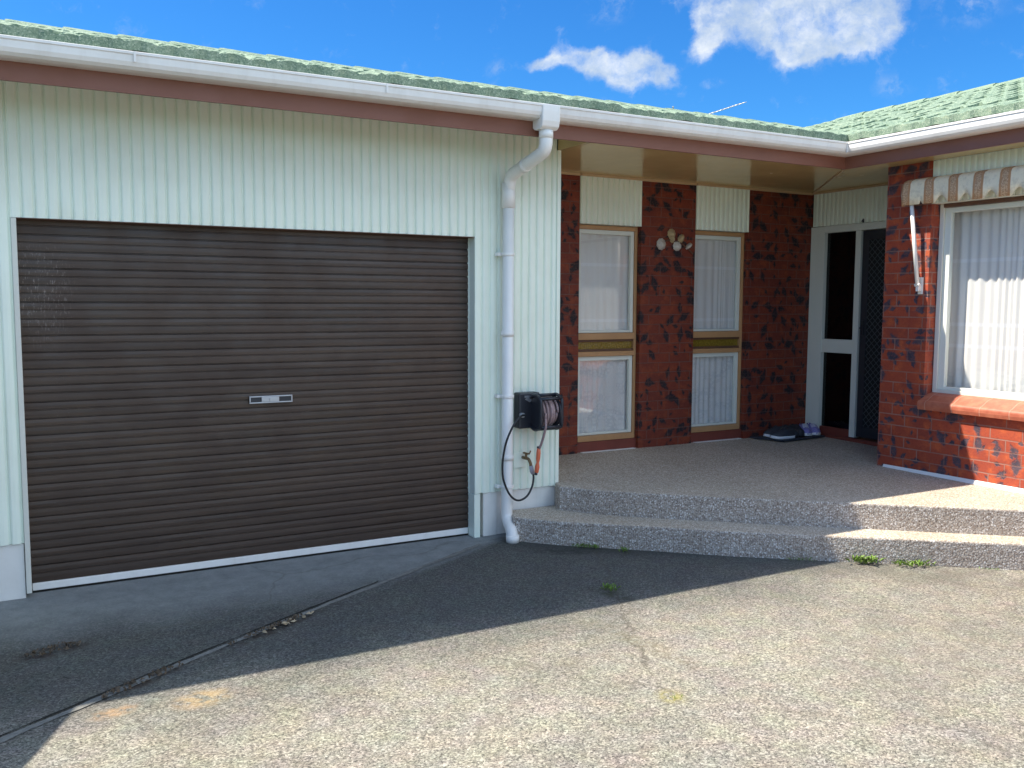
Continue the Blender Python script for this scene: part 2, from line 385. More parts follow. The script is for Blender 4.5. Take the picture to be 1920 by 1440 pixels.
M['fence'] = mat('fence_timber', build=painted((.42, .36, .28), (.2, .16, .12), .4, .8))
M['shellw'] = mat('shell_white', build=painted((.62, .58, .52), (.22, .17, .12), .9, .35, 45, False))
M['shellc'] = mat('shell_cream', build=painted((.50, .38, .21), (.20, .13, .06), .9, .35, 45, False))
M['mesh'] = mat('screen_mesh', (.03, .036, .042), .5, .3)
def barrierf(t):
    out = [n for n in t.n if n.type == 'OUTPUT_MATERIAL'][0]
    s = t.sep(t.pos); a = t.m('PINGPONG', t.m('ADD', s[1], s[2]), .03); b = t.m('PINGPONG', t.m('SUBTRACT', s[1], s[2]), .03)
    ln = t.m('MAXIMUM', t.rng(a, .006, .003), t.rng(b, .006, .003))
    setc(t, t.mix(ln, (.008, .009, .010), (.055, .07, .075))); setr(t, t.rng(ln, 0, 1, .9, .5, False))
M['barrier'] = mat('diamond_grille', build=barrierf)

# ------------------------------------------------------------------ mesh helpers
def tag(o, label=None, cat=None, group=None, kind=None):
    if label: o['label'] = label
    if cat: o['category'] = cat
    if group: o['group'] = group
    if kind: o['kind'] = kind
    return o
def empty(name, loc=(0, 0, 0), label=None, cat=None, group=None):
    o = bpy.data.objects.new(name, None); col.objects.link(o); o.location = loc; o.empty_display_size = .1
    return tag(o, label, cat, group)
class MB:
    def __init__(s): s.v = []; s.f = []; s.sm = []
    def add(s, vs, fs, smooth=False):
        b = len(s.v); s.v += [tuple(v) for v in vs]; s.f += [tuple(b+i for i in f) for f in fs]; s.sm += [smooth]*len(fs); return s
    def box(s, a, b):
        x0, y0, z0 = [min(p, q) for p, q in zip(a, b)]; x1, y1, z1 = [max(p, q) for p, q in zip(a, b)]
        return s.add([(x0, y0, z0), (x1, y0, z0), (x1, y1, z0), (x0, y1, z0), (x0, y0, z1), (x1, y0, z1), (x1, y1, z1), (x0, y1, z1)],
                     [(3, 2, 1, 0), (4, 5, 6, 7), (0, 1, 5, 4), (1, 2, 6, 5), (2, 3, 7, 6), (3, 0, 4, 7)])
    def prism(s, pts, ax, a, b):
        """extrude a 2D polygon (in the two axes other than ax) from a to b"""
        def P(p, t):
            q = list(p); q.insert(ax, t); return tuple(q)
        n = len(pts); vs = [P(p, a) for p in pts]+[P(p, b) for p in pts]
        fs = [(i, (i+1) % n, n+(i+1) % n, n+i) for i in range(n)]+[tuple(range(n))[::-1], tuple(range(n, 2*n))]
        return s.add(vs, fs)
    def tube(s, pts, r, seg=12, smooth=True, caps=True):
        pts = [Vector(p) for p in pts]; rs = r if isinstance(r, (list, tuple)) else [r]*len(pts)
        n = len(pts); rings = []; nrm = None
        for i, p in enumerate(pts):
            d = (pts[min(i+1, n-1)]-pts[max(i-1, 0)]).normalized()
            if nrm is None:
                nrm = d.orthogonal().normalized()
            else:
                nrm = (nrm-d*nrm.dot(d)); nrm = nrm.normalized() if nrm.length > 1e-6 else d.orthogonal().normalized()
            b = d.cross(nrm)
            rings.append([p+(nrm*math.cos(2*math.pi*k/seg)+b*math.sin(2*math.pi*k/seg))*rs[i] for k in range(seg)])
        vs = [v for rr in rings for v in rr]; fs = []
        for i in range(n-1):
            for k in range(seg):
                fs.append((i*seg+k, i*seg+(k+1) % seg, (i+1)*seg+(k+1) % seg, (i+1)*seg+k))
        s.add(vs, fs, smooth)
        if caps: b0 = len(s.v)-len(vs); s.f += [tuple(b0+k for k in range(seg))[::-1], tuple(b0+(n-1)*seg+k for k in range(seg))]; s.sm += [False, False]
        return s
    def build(s, name, m, parent=None, bevel=0.):
        me = bpy.data.meshes.new(name); me.from_pydata(s.v, [], s.f); me.update()
        ms = m if isinstance(m, (list, tuple)) else [m]
        for x in ms: me.materials.append(x)
        me.polygons.foreach_set('use_smooth', s.sm)
        import bmesh
        bm = bmesh.new(); bm.from_mesh(me); bmesh.ops.recalc_face_normals(bm, faces=bm.faces); bm.to_mesh(me); bm.free()
        o = bpy.data.objects.new(name, me); col.objects.link(o)
        if parent:
            o.parent = parent; o.matrix_parent_inverse = Matrix.Translation(-world_loc(parent))
        if bevel:
            bv = o.modifiers.new('b', 'BEVEL'); bv.width = bevel; bv.segments = 2; bv.limit_method = 'ANGLE'; bv.angle_limit = R(40)
        return o
def world_loc(o):
    p = Vector(o.location)
    return p
def smooth_path(pts, n=6):
    """Catmull-Rom through points"""
    P = [Vector(p) for p in pts]; out = []
    for i in range(len(P)-1):
        a, b, c, d = P[max(i-1, 0)], P[i], P[i+1], P[min(i+2, len(P)-1)]
        for k in range(n):
            t = k/n
            out.append(.5*((2*b)+(-a+c)*t+(2*a-5*b+4*c-d)*t*t+(-a+3*b-3*c+d)*t**3))
    out.append(P[-1]); return out
def bend_path(pts, rad=.05, n=5):
    P = [Vector(p) for p in pts]; out = [P[0]]
    for i in range(1, len(P)-1):
        a = P[i]+(P[i-1]-P[i]).normalized()*rad; b = P[i]+(P[i+1]-P[i]).normalized()*rad
        for k in range(n+1):
            t = k/n; out.append(a*(1-t)**2+P[i]*2*t*(1-t)+b*t*t)
    out.append(P[-1]); return out

# ------------------------------------------------------------------ dimensions
YB = .895; XW = 2.682; XD = 3.5; ZS = 2.735; ZP = .339; ZT = .167
YF = -.471; YG = -.597; XF = 2.377; XG = 2.251; ZFB = 2.72; ZG = 2.902
XL, XR, ZH = -3.441, -.678, 2.10
LEFT, FRONT = -5.6, -6.2
XBACK = XG+7.95; YBACK = YG+7.95

# ------------------------------------------------------------------ ground
g = MB(); nx = 3
g.add([(-12, -22, 0), (14, -22, 0), (14, 9.5, 0), (-12, 9.5, 0)], [(0, 1, 2, 3)])
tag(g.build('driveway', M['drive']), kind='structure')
g = MB(); g.add([(-400, -400, -.01), (400, -400, -.01), (400, 400, -.01), (-400, 400, -.01)], [(0, 1, 2, 3)])
tag(g.build('ground', M['grass']), kind='structure')
# flush mortar strip across the apron with a dirty gap on its upper side
def strip(pts, w0, off, z, name, m, jit=.006):
    b = MB(); vs = []; P = smooth_path([(x, y, 0) for x, y in pts], 14)
    for i, p in enumerate(P):
        d = (P[min(i+1, len(P)-1)]-P[max(i-1, 0)]).normalized(); n = Vector((-d.y, d.x, 0))
        ww = w0*(1+.25*random.uniform(-1, 1))
        a = p+n*(off+ww/2+random.uniform(-jit, jit)); c = p+n*(off-ww/2+random.uniform(-jit, jit))
        vs += [(a.x, a.y, z), (c.x, c.y, z)]
    b.add(vs, [(2*i, 2*i+1, 2*i+3, 2*i+2) for i in range(len(P)-1)])
    return b.build(name, m)
JP = [(-4.3, -2.23), (-3.6, -1.82), (-2.573, -1.195), (-1.62, -.66), (-.72, -.17)]
tag(strip(JP, .036, 0, .004, 'joint_strip', M['strip']), kind='structure')
tag(strip(JP[:4], .010, .034, .0045, 'joint_gap', M['gap'], .003), kind='structure')

# ------------------------------------------------------------------ porch and steps
TOP = [(-.02, -.001), (-.07, -.15), (.10, -.40), (.301, -.603), (.73, -.991), (1.08, -1.30), (1.429, -1.591), (2.146, -2.20), (2.70, -2.66)]
TRD = [(-.40, -.001), (-.475, -.19), (-.266, -.43), (-.06, -.62), (.16, -.81), (.557, -1.18), (.92, -1.48), (1.286, -1.767), (1.968, -2.315), (2.70, -2.90)]
def slab(front, back, z0, z1f, z1b, nosing=.012):
    """vertical riser (material 1) and top (material 0) with a worn rounded nosing"""
    b = MB(); n = len(front); c = Vector((2.7, .9))
    def ins(p, d):
        v = (c-Vector(p)).normalized()*d; return (p[0]+v.x, p[1]+v.y)
    rings = []
    for (d, z) in ((0, z0), (0, z1f-nosing), (nosing*.3, z1f-nosing*.3), (nosing, z1f)):
        rings.append([(*ins(p, d), z) for p in front])
    vs = [v for r_ in rings for v in r_]
    fs = [(k*n+i, k*n+i+1, (k+1)*n+i+1, (k+1)*n+i) for k in range(3) for i in range(n-1)]
    b.add(vs, fs); nr = len(fs)
    top = rings[3]+[(x, y, z) for x, y, z in back]
    b.add(top, [tuple(range(len(top)))])
    return b, nr
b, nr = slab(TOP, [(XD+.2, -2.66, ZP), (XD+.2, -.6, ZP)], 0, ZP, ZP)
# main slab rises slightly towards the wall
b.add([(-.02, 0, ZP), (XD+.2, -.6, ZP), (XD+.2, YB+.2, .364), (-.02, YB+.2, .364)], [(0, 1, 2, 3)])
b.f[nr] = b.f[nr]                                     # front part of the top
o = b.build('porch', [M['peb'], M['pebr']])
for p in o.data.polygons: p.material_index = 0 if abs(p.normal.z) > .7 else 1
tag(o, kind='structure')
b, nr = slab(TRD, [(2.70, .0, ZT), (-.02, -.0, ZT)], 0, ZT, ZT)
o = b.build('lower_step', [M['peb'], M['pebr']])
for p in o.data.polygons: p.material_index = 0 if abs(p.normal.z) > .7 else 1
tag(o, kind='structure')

# ------------------------------------------------------------------ house
house = empty('house', (0, 0, 0), 'single storey brick and mint ribbed clad house with garage, recessed porch and green tiled roof', 'house')

def ribbed(x0, x1, z0, z1, yf, depth, ax=0, pitch=.062, phase=0.):
    """board with V grooves facing -Y (ax=0) or -X (ax=1)"""
    pts = []; k = math.floor((x0-phase)/pitch)-1
    prof = [(0, .015), (.005, .004), (.012, .0), (.032, .001), (.049, .006), (.057, .015)]
    while True:
        bx = phase+k*pitch
        if bx > x1: break
        for (u, d) in prof:
            x = bx+u
            if x0 < x < x1: pts.append((x, yf+d))
        k += 1
    pts = [(x0, yf+.002)]+pts+[(x1, yf+.002), (x1, yf+depth), (x0, yf+depth)]
    if ax == 1: pts = [(y, x) for x, y in pts]
    b = MB(); b.prism(pts, 2, z0, z1); return b
# --- garage front
ribbed(LEFT+.3, XL-.028, .315, 2.93, 0, .09).build('cladding', M['mint'], house)
ribbed(XL-.028, XR, ZH, 2.93, 0, .09).build('cladding', M['mint'], house)
ribbed(XR, -.022, .315, 2.93, 0, .09).build('cladding', M['mint'], house)
MB().box((-.022, -.010, .312), (.004, .09, ZS)).box((.0045, .0, .312), (.012, YB, ZS)).build('corner_trim', M['mint'], house)
MB().box((-.016, YF+.0225, ZS), (.004, -.0005, 2.93)).build('corner_trim', M['soffit'], house)
MB().box((LEFT+.3, .016, 0), (XL-.03, .09, .312)).build('plinth', M['plinth'], house, .004)
MB().box((-.605, .013, 0), (-.495, .09, .312)).build('plinth', M['plinth'], house, .004)
MB().box((-.493, .02, 0), (-.002, .09, .3115)).build('plinth', M['plinth'], house, .004)
# jamb boards and reveals
jb = MB().box((XL-.027, -.004, .03), (XL, .115, ZH-.002)).build('door_jamb', M['cream'], house, .003)
jb = MB().box((XR-.002, .004, .0), (XR+.045, .115, .312)).box((XR-.004, .0905, .312), (XR+.02, .125, ZH)).build('door_jamb', M['mint'], house, .003)
MB().box((XL, .0, ZH-.004), (XR-.003, .13, ZH+.0)).build('door_head', M['darktimber'], house)
# --- roller door
gd = empty('garage_door', (-2.06, .1, 0)); gd.parent = house
pts = []; z = .07; per = .093
while z < 2.14:
    pts += [(.10, z), (.099, z+.018), (.100, z+.038), (.106, z+.040), (.106, z+.045), (.100, z+.0475), (.099, z+.064), (.101, z+.082), (.113, z+.085), (.113, z+.0915)]
    z += per
pts = [(.106, .057)]+pts+[(.12, z), (.12, .057)]
b = MB(); b.prism(pts, 0, XL-.02, XR+.03)
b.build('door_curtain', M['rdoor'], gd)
MB().box((XL+.004, .094, .014), (XR-.006, .125, .056)).build('bottom_rail', M['white'], gd, .004)
MB().box((XL+.0, .102, .001), (XR-.0, .12, .0135)).build('rubber_seal', M['gap'], gd)
h = MB()
h.box((-2.205, .078, 1.020), (-1.935, .084, 1.028)).box((-2.205, .078, 1.058), (-1.935, .084, 1.066))
h.box((-2.205, .078, 1.0285), (-2.197, .084, 1.0575)).box((-1.943, .078, 1.0285), (-1.935, .084, 1.0575)).box((-2.13, .076, 1.0285), (-2.02, .085, 1.0575))
h.build('handle_frame', M['steel'], gd, .0015)
MB().box((-2.1965, .083, 1.0285), (-1.9435, .097, 1.0575)).build('handle_recess', M['black'], gd)
b = MB()
b.tube([(-2.075, .0745, 1.043), (-2.075, .070, 1.043)], .008, 10); b.build('lock', M['steel'], gd)

# --- porch back wall
def brickbox(a, c, name='brick_pier', m=None): return MB().box(a, c).build(name, m or M['brick'], house)
brickbox((.013, YB, .3), (.762, YB+.22, ZS)); brickbox((1.41, YB, .3), (2.02, YB+.22, ZS)); brickbox((2.665, YB, .3), (XD+.1, YB+.22, ZS))
for (x0, x1) in ((.762, 1.41), (2.02, 2.665)):
    ribbed(x0+.001, x1-.006, 2.322, ZS-.001, YB-.012, .10, phase=x0+.01, pitch=.0555).build('cladding', M['mint'], house)
    MB().box((x0+.001, YB+.03, .3), (x1-.001, YB+.2, .447)).build('window_base', M['redpaint'], house, .004)
    MB().box((x0+.05, YB-.006, .345), (x1-.03, YB+.0295, .3635)).build('base_flashing', M['white_line'], house)
    y = YB+.052
    win = empty('window', (x0, y, .45)); win.parent = house
    fr = MB()
    fr.box((x0, y, .448), (x0+.026, y+.07, 2.32)).box((x1-.026, y, .448), (x1, y+.07, 2.32))
    fr.box((x0+.0265, y+.003, 2.282), (x1-.0265, y+.07, 2.318)); fr.box((x0+.0265, y-.016, .449), (x1-.0265, y+.07, .498))
    fr.box((x0+.0265, y-.010, 1.335), (x1-.0265, y+.07, 1.392)).box((x0+.0265, y-.006, 1.190), (x1-.0265, y+.07, 1.232))
    fr.build('frame', M['timber'], win, .003)
    def sash(z0, z1):
        s = MB(); a, c, yy = x0+.028, x1-.028, y+.016
        s.box((a, yy, z0), (a+.034, yy+.03, z1)).box((c-.034, yy, z0), (c, yy+.03, z1))
        s.box((a+.0345, yy+.001, z1-.036), (c-.0345, yy+.03, z1)).box((a+.0345, yy+.001, z0), (c-.0345, yy+.03, z0+.02))
        s.build('sash', M['sash'], win, .002)
        MB().box((a+.033, yy+.013, z0+.018), (c-.033, yy+.017, z1-.035)).build('pane', M['glass'], win)
    sash(1.394, 2.281); sash(.50, 1.188)
    MB().box((x0+.0268, y+.030, 1.234), (x1-.0268, y+.036, 1.333)).build('vent_pane', M['amber'], win)
    MB().box((x0+.027, y+.012, 1.234), (x1-.027, y+.029, 1.252)).box((x0+.027, y+.012, 1.316), (x1-.027, y+.029, 1.333)).build('vent_rail', M['darktimber'], win)
# soffit with glossy paint, bead round it
s = MB(); s.add([(.013, YF+.022, ZS), (XF+.022, YF+.022, ZS), (XF+.022, FRONT, ZS), (XW+.0, FRONT, ZS), (XW, -.6, ZS), (XD+.05, -.6, ZS), (XD+.05, YB+.1, ZS), (.013, YB+.1, ZS)], [tuple(range(8))])
s.add([(x, y, ZS+.012) for x, y, z in s.v[:8]], [tuple(range(8))[::-1]])
s.build('soffit', M['soffit'], house)
s = MB(); s.box((.013, YB-.016, ZS-.02), (.7615, YB-.0005, ZS-.0005)).box((1.4105, YB-.016, ZS-.02), (2.0195, YB-.0005, ZS-.0005)).box((2.6655, YB-.016, ZS-.02), (XD-.02, YB-.0005, ZS-.0005))
s.box((.7625, YB-.028, ZS-.02), (1.4095, YB-.0125, ZS-.0005)).box((2.0205, YB-.028, ZS-.02), (2.6645, YB-.0125, ZS-.0005))
s.box((XD-.034, -.6, ZS-.018), (XD-.0125, YB-.03, ZS-.0005))
s.prism([(2.41, -.43), (2.43, -.43), (XD-.02, .86), (XD-.04, .86)], 2, ZS-.006, ZS-.0004)
s.build('soffit_bead', M['bead'], house)

# --- entrance wall facing -X
ribbed(-.6, YB-.02, 2.405, ZS-.001, XD-.010, .1, ax=1, phase=.02, pitch=.05).build('cladding', M['mint'], house)
en = empty('entrance', (XD, .3, .36)); en.parent = house
e = MB()
e.box((XD-.012, .72, .36), (XD+.07, YB-.002, 2.40)).box((XD-.008, .29, .39), (XD+.07, .352, 2.336)).box((XD-.0115, -.6, 2.337), (XD+.07, .7195, 2.403))
e.box((XD-.004, .3525, 1.182), (XD+.07, .7195, 1.312))
e.build('frame', M['sash'], en, .003)
MB().box((XD+.03, .353, .455), (XD+.036, .7195, 1.181)).box((XD+.03, .353, 1.313), (XD+.036, .7195, 2.336)).build('side_pane', M['glassd'], en)
MB().box((XD+.0, .353, .36), (XD+.07, .7195, .454)).box((XD-.03, -.6, .34), (XD-.0125, .72, .385)).build('threshold', M['redpaint'], en, .004)
MB().box((XD+.012, -.59, .40), (XD+.03, -.50, 2.33)).box((XD+.012, .215, .40), (XD+.03, .285, 2.33)).box((XD+.012, -.4995, 2.25), (XD+.03, .2145, 2.33)).box((XD+.012, -.4995, .40), (XD+.03, .2145, .50)).build('screen_door', M['black'], en, .003)
MB().box((XD+.018, -.4995, .501), (XD+.024, .2145, 2.249)).build('grille', M['barrier'], en)
MB().box((XD+.08, -.6, .36), (XD+.1, .72, 2.40)).build('inner_door', M['darktimber'], en)
hd = MB(); hd.box((XD-.006, .232, 1.36), (XD+.0115, .262, 1.50)).box((XD-.03, .238, 1.42), (XD-.0065, .256, 1.438)).build('handle', M['black'], en, .003)
MB().box((XD-.0165, .26, 2.405), (XD-.0125, .275, 2.44)).tube([(XD-.02, .268, 2.43), (XD-.035, .268, 2.415), (XD-.03, .25, 2.425)], .004, 8).build('hook', M['black'], en)

# --- right wing wall facing -X
b = MB(); b.box((XW, -1.041, 0), (XW+.22, -.636, ZS)).box((XW, -3.6, 0), (XW+.22, -1.0415, .845)).box((XW, FRONT, 0), (XW+.22, -3.6005, ZS))
b.box((XW+.22, -.80, 0), (XD+.3, -.636, ZS)).build('brick_wall', M['brickr'], house)
ribbed(-3.6, -1.0445, 2.415, ZS-.001, XW-.006, .12, ax=1, phase=.0, pitch=.05).build('cladding', M['mint'], house)
# bullnose tile sill
pr = []
for k in range(7):
    a = math.pi/2*k/6; pr.append((XW-.062+.028-.028*math.sin(a), .905-.028+.028*math.cos(a)))
pr = [(XW+.14, .985), (XW+.03, .955)]+[(x, z+.012) for x, z in pr]+[(XW-.062, .872), (XW-.055, .846), (XW+.14, .846)]
b = MB()
b.add([(x, -1.0425 if x > XW else -1.035, z) for x, z in pr]+[(x, -3.59, z) for x, z in pr],
      [(i, (i+1) % len(pr), len(pr)+(i+1) % len(pr), len(pr)+i) for i in range(len(pr))]+[tuple(range(len(pr)))[::-1], tuple(range(len(pr), 2*len(pr)))])
b.build('window_sill', M['sill'], house)
xw = XW+.115
win = empty('window', (xw, -2.3, 1.0)); win.parent = house
y0, y1 = -3.58, -1.045
MB().box((xw-.02, y1-.036, .96), (xw+.06, y1, 2.413)).box((xw-.02, y0, .96), (xw+.06, y0+.036, 2.413)).box((xw-.02, y0+.0365, .961), (xw+.06, y1-.0365, .998)).build('frame', M['cream'], win, .003)
MB().box((xw-.03, y0+.0365, 2.385), (xw+.06, y1-.0365, 2.413)).build('head_trim', M['darktimber'], win, .003)
s = MB(); s.box((xw-.005, y1-.088, .9985), (xw+.035, y1-.0368, 2.3845)).box((xw-.004, y0+.037, 2.345), (xw+.035, y1-.0885, 2.3843)).box((xw-.004, y0+.037, .9987), (xw+.035, y1-.0885, 1.022)).box((xw-.005, -2.75, 1.0225), (xw+.035, -2.69, 2.3445))
s.build('sash', M['sash'], win, .003)
MB().box((xw+.014, -2.689, 1.021), (xw+.018, y1-.087, 2.346)).box((xw+.014, y0+.037, 1.021), (xw+.018, -2.751, 2.346)).build('pane', M['glass'], win)
# white mortar strip spilling along the foot of the wing wall
b = MB(); vs = []; n = 30
for i in range(n+1):
    t = i/n; y = -.70-2.2*t; wv = .010+.045*t+random.uniform(-.004, .004); hh = .010+.012*t
    vs += [(XW-.0005, y, ZP+hh+.012), (XW-wv*.6, y, ZP+hh), (XW-wv-.004, y, ZP+.001)]
b.add(vs, [(3*i+k, 3*i+k+1, 3*i+k+4, 3*i+k+3) for i in range(n) for k in range(2)]); b.build('foot_flashing', M['white_line'], house)

# --- fascia, gutters
f = MB(); f.box((LEFT, YF, ZFB), (XF, YF+.022, 2.89)); f.build('fascia', M['fascia'], house)
MB().box((XF, FRONT, ZFB), (XF+.022, YF-.0005+.0225, 2.89)).build('fascia', M['fascia'], house)
GP = [(0, 2.812), (.060, 2.812), (.090, 2.818), (.108, 2.832), (.117, 2.852), (.1205, 2.885), (.126, 2.889), (.126, 2.901), (.116, 2.905), (.108, 2.900), (.106, 2.865), (.09, 2.832), (.066, 2.826), (0, 2.826)]
n = len(GP)
b = MB(); b.add([(LEFT, YF-.0005-o_, z) for o_, z in GP]+[(XF-o_, YF-.0005-o_, z) for o_, z in GP], [(i, (i+1) % n, n+(i+1) % n, n+i) for i in range(n)])
gut = b.build('gutter', M['white'], house)
b = MB(); b.add([(XF-.0005-o_, YF-o_, z) for o_, z in GP]+[(XF-.0005-o_, FRONT, z) for o_, z in GP], [(i, (i+1) % n, n+(i+1) % n, n+i) for i in range(n)])
gut2 = b.build('gutter', M['white'], house)
b = MB(); b.box((XG-.004, YG-.004, 2.822), (XG+.012, YG+.012, 2.904)).build('corner_piece', M['white'], gut, .003)
for xx in (-2.9, -1.55): MB().box((xx, YG-.003, 2.85), (xx+.012, YG+.0, 2.903)).build('gutter_joiner', M['white'], gut, .001)
# --- downpipe
dp = empty('downpipe', (-.459, -.065, 0)); dp.parent = house
b = MB()
b.prism([(-.602, 2.903), (-.603, 2.86), (-.600, 2.80), (-.590, 2.765), (-.565, 2.75), (-.50, 2.75), (-.4725, 2.765), (-.4725, 2.903)], 0, -.505, -.375)
b.build('outlet', M['pipe'], dp, .006)
path = bend_path([(-.44, -.535, 2.74), (-.44, -.535, 2.625), (-.452, -.085, 2.515), (-.455, -.068, 2.40)], .055, 6)
MB().tube(path, .043, 20).build('offset_bend', M['pipe'], dp)
path = bend_path([(-.455, -.068, 2.41), (-.4585, -.066, .13), (-.50, -.22, .065), (-.50, -.225, .002)], .05, 6)
MB().tube(path, .0405, 20).build('pipe', M['pipe'], dp)
for (p, q) in (((-.455, -.068, 2.30), (-.455, -.068, 2.47)), ((-.44, -.535, 2.70), (-.44, -.535, 2.749)), ((-.4475, -.26, 2.5578), (-.446, -.30, 2.5678)), ((-.458, -.066, 1.42), (-.458, -.066, 1.455)),
               ((-.4583, -.066, .55), (-.4583, -.066, .585)), ((-.50, -.225, .05), (-.50, -.225, .003))): MB().tube([p, q], .0465, 20).build('collar', M['pipe'], dp)
for z in (1.985, 1.0, .36):
    MB().box((-.525, -.045, z-.012), (-.497, -.001, z+.012)).tube([(-.457, -.066, z-.010), (-.457, -.066, z+.010)], .0475, 20).build('bracket', M['pipe'], dp, .002)
# --- outer shell (out of view)
b = MB(); b.box((LEFT+.3, .095, 0), (LEFT+.5, YBACK-.6, 2.9)).box((LEFT+.5, YBACK-.8, 0), (XBACK-.6, YBACK-.6, 2.9)).box((XBACK-.8, FRONT+.2, 0), (XBACK-.6, YBACK-.81, 2.9)).box((XW+.221, FRONT, 0), (XBACK-.81, FRONT+.19, 2.9))
b.build('outer_wall', M['brickr'], house)
# rooms behind the windows
MB().box((.2, YB+.6, .3), (XD-.02, YB+.62, 2.7)).box((.02, YB+.225, .28), (3.48, YB+.59, .3)).box((.02, YB+.225, 2.7), (3.48, YB+.59, 2.72)).build('room_lining', M['lining'], house)
MB().box((XW+.75, -4.0, .3), (XW+.77, -.85, 2.7)).box((XD+.35, -1, .3), (XD+.37, .9, 2.7)).build('room_lining', M['lining'], house)

# --- tiled roof
TAN = .273; ZE = 2.918; RUN = 3.98; ROW = .362; WP = .155
def roofmesh(u0, u1, origin, uax, vax, name, TAN=TAN):
    """tiles: rows along u, stepping up v; origin at eave"""
    b = MB(); nr = int(RUN/ROW)+1; nu = int((u1-u0)/(WP/6)); U = [u0+(u1-u0)*i/nu for i in range(nu+1)]
    rr = random.Random(3)
    for r_ in range(nr):
        v0 = r_*ROW-.02; v1 = min((r_+1)*ROW+.012, RUN)
        ring = []; jit = [rr.uniform(-.009, .009) for _ in range(nu+1)]
        for k, (v, hh, am) in enumerate(((v0+.004, .002 if r_ else -.012, .8 if r_ else .25), (v0, .022, 1.), (v0+.03, .028, 1.), (v0+.2, .020, .85), (v1, .004, .7))):
            row = []
            for i, u in enumerate(U):
                ph = (u/WP+(r_ % 2)*.5) % 1.
                wv = .025*(abs(math.sin(math.pi*ph))**.8)
                hump = .010 if ph > .82 else 0
                sc_ = .032*math.cos(2*math.pi*ph) if k < 3 else 0     # scalloped nose
                vv = min(max(v-sc_, 0), RUN)
                z = ZE+vv*TAN+hh+(wv+hump)*am+jit[i//6]
                P = Vector(origin)+Vector(uax)*u+Vector(vax)*vv; row.append((P.x, P.y, z))
            ring.append(row)
        vs = [p for rw in ring for p in rw]; nn = nu+1
        b.add(vs, [(k*nn+i, k*nn+i+1, (k+1)*nn+i+1, (k+1)*nn+i) for k in range(4) for i in range(nu)])
    return b.build(name, M['tile'], house)
r1 = roofmesh(LEFT, XG+RUN+.1, (0, YG+.045, 0), (1, 0, 0), (0, 1, 0), 'roof', .262)
r2_ = roofmesh(FRONT, YG+RUN+.1, (XG+.045, 0, 0), (0, 1, 0), (1, 0, 0), 'roof', .284)
ZR = ZE+RUN*TAN; RY = YG+.045+RUN; RX = XG+.045+RUN
def ridge(a, c, parent):
    a, c = Vector(a), Vector(c); L = (c-a).length; d = (c-a)/L; n = int(L/.44); side = Vector((-d.y, d.x, 0)); b = MB()
    for i in range(n):
        p = a+d*(i*.44); q = p+d*.47; vs = []
        for (P, rr) in ((p, 1.12), (p+d*.03, 1.15), (q, .95)):
            for k in range(7):
                an = math.pi*(k/6); vs.append(P+side*(math.cos(an)*.115*rr)+Vector((0, 0, math.sin(an)*.062*rr-.008)))
        b.add(vs, [(j*7+k, j*7+k+1, (j+1)*7+k+1, (j+1)*7+k) for j in range(2) for k in range(6)]+[tuple(range(7))], False)
    return b.build('ridge_cap', M['tile'], parent)
ridge((LEFT, RY, ZE+RUN*.262), (RX, RY, ZE+RUN*.262), r1); ridge((RX, FRONT, ZE+RUN*.284), (RX, RY, ZE+RUN*.284), r2_)
b = MB(); b.add([(LEFT, YBACK, ZE), (XBACK, YBACK, ZE), (RX, RY, ZR), (LEFT, RY, ZR), (XBACK, FRONT, ZE), (RX, FRONT, ZR)], [(0, 1, 2, 3), (4, 5, 2, 1)])
b.build('roof', M['tile'], house)
MB().prism([(YG+.3, 2.9), (YBACK-.6, 2.9), (RY, ZR-.08)], 0, LEFT+.3, LEFT+.45).build('gable', M['mint'], house); MB().prism([(XG+.35, 2.9), (XBACK-.6, 2.9), (RX, ZR-.02)], 1, FRONT+.01, FRONT+.15).build('gable', M['mint'], house)

# ------------------------------------------------------------------ curtains
def curtain(a, c, z0, z1, label, cat='curtain', amp=.018, group=None, ax=0, base=0., lam=.075, seed=1):
    rr = random.Random(seed); n = int(abs(c-a)/.008); b = MB(); vs = []; nz = 9
    ph = [0]
    for i in range(n): ph.append(ph[-1]+2*math.pi*.008/(lam*(1+.55*math.sin(i*.043+seed)*math.sin(i*.017+2*seed)+.25*math.sin(i*.11+seed))))
    for j in range(nz+1):
        z = z0+(z1-z0)*j/nz; tt = j/nz
        for i in range(n+1):
            u = a+(c-a)*i/n; d = amp*(math.sin(ph[i]+.25*math.sin(tt*3))*(1-.35*tt)+.35*math.sin(ph[i]*.37+tt*1.3))
            zz = z+(.004*math.sin(ph[i]*.5) if j == 0 else 0)
            vs.append((u, base+d, zz) if ax == 0 else (base+d, u, zz))
    b.add(vs, [(j*(n+1)+i, j*(n+1)+i+1, (j+1)*(n+1)+i+1, (j+1)*(n+1)+i) for j in range(nz) for i in range(n)], True)
    o = b.build('net_curtain', M['net']); return tag(o, label, cat, group)
G_ = 'white net curtains hanging behind the porch windows'
curtain(.79, 1.40, 1.40, 2.27, 'white net curtain behind the upper pane of the left porch window', amp=.006, group=G_, base=YB+.115, lam=.085, seed=1)
curtain(.79, 1.40, .505, 1.185, 'white net curtain behind the lower pane of the left porch window', amp=.006, group=G_, base=YB+.115, lam=.07, seed=2)
curtain(2.05, 2.655, 1.40, 2.27, 'white net curtain behind the upper pane of the right porch window', amp=.006, group=G_, base=YB+.115, lam=.08, seed=5)
curtain(2.05, 2.655, .505, 1.185, 'lace net curtain behind the lower pane of the right porch window', amp=.006, group=G_, base=YB+.115, lam=.06, seed=9)
curtain(-3.55, -.87, 1.0, 2.40, 'wide white net curtain behind the large sunlit window of the right wing', amp=.009, ax=1, base=XW+.235, lam=.10, seed=3)

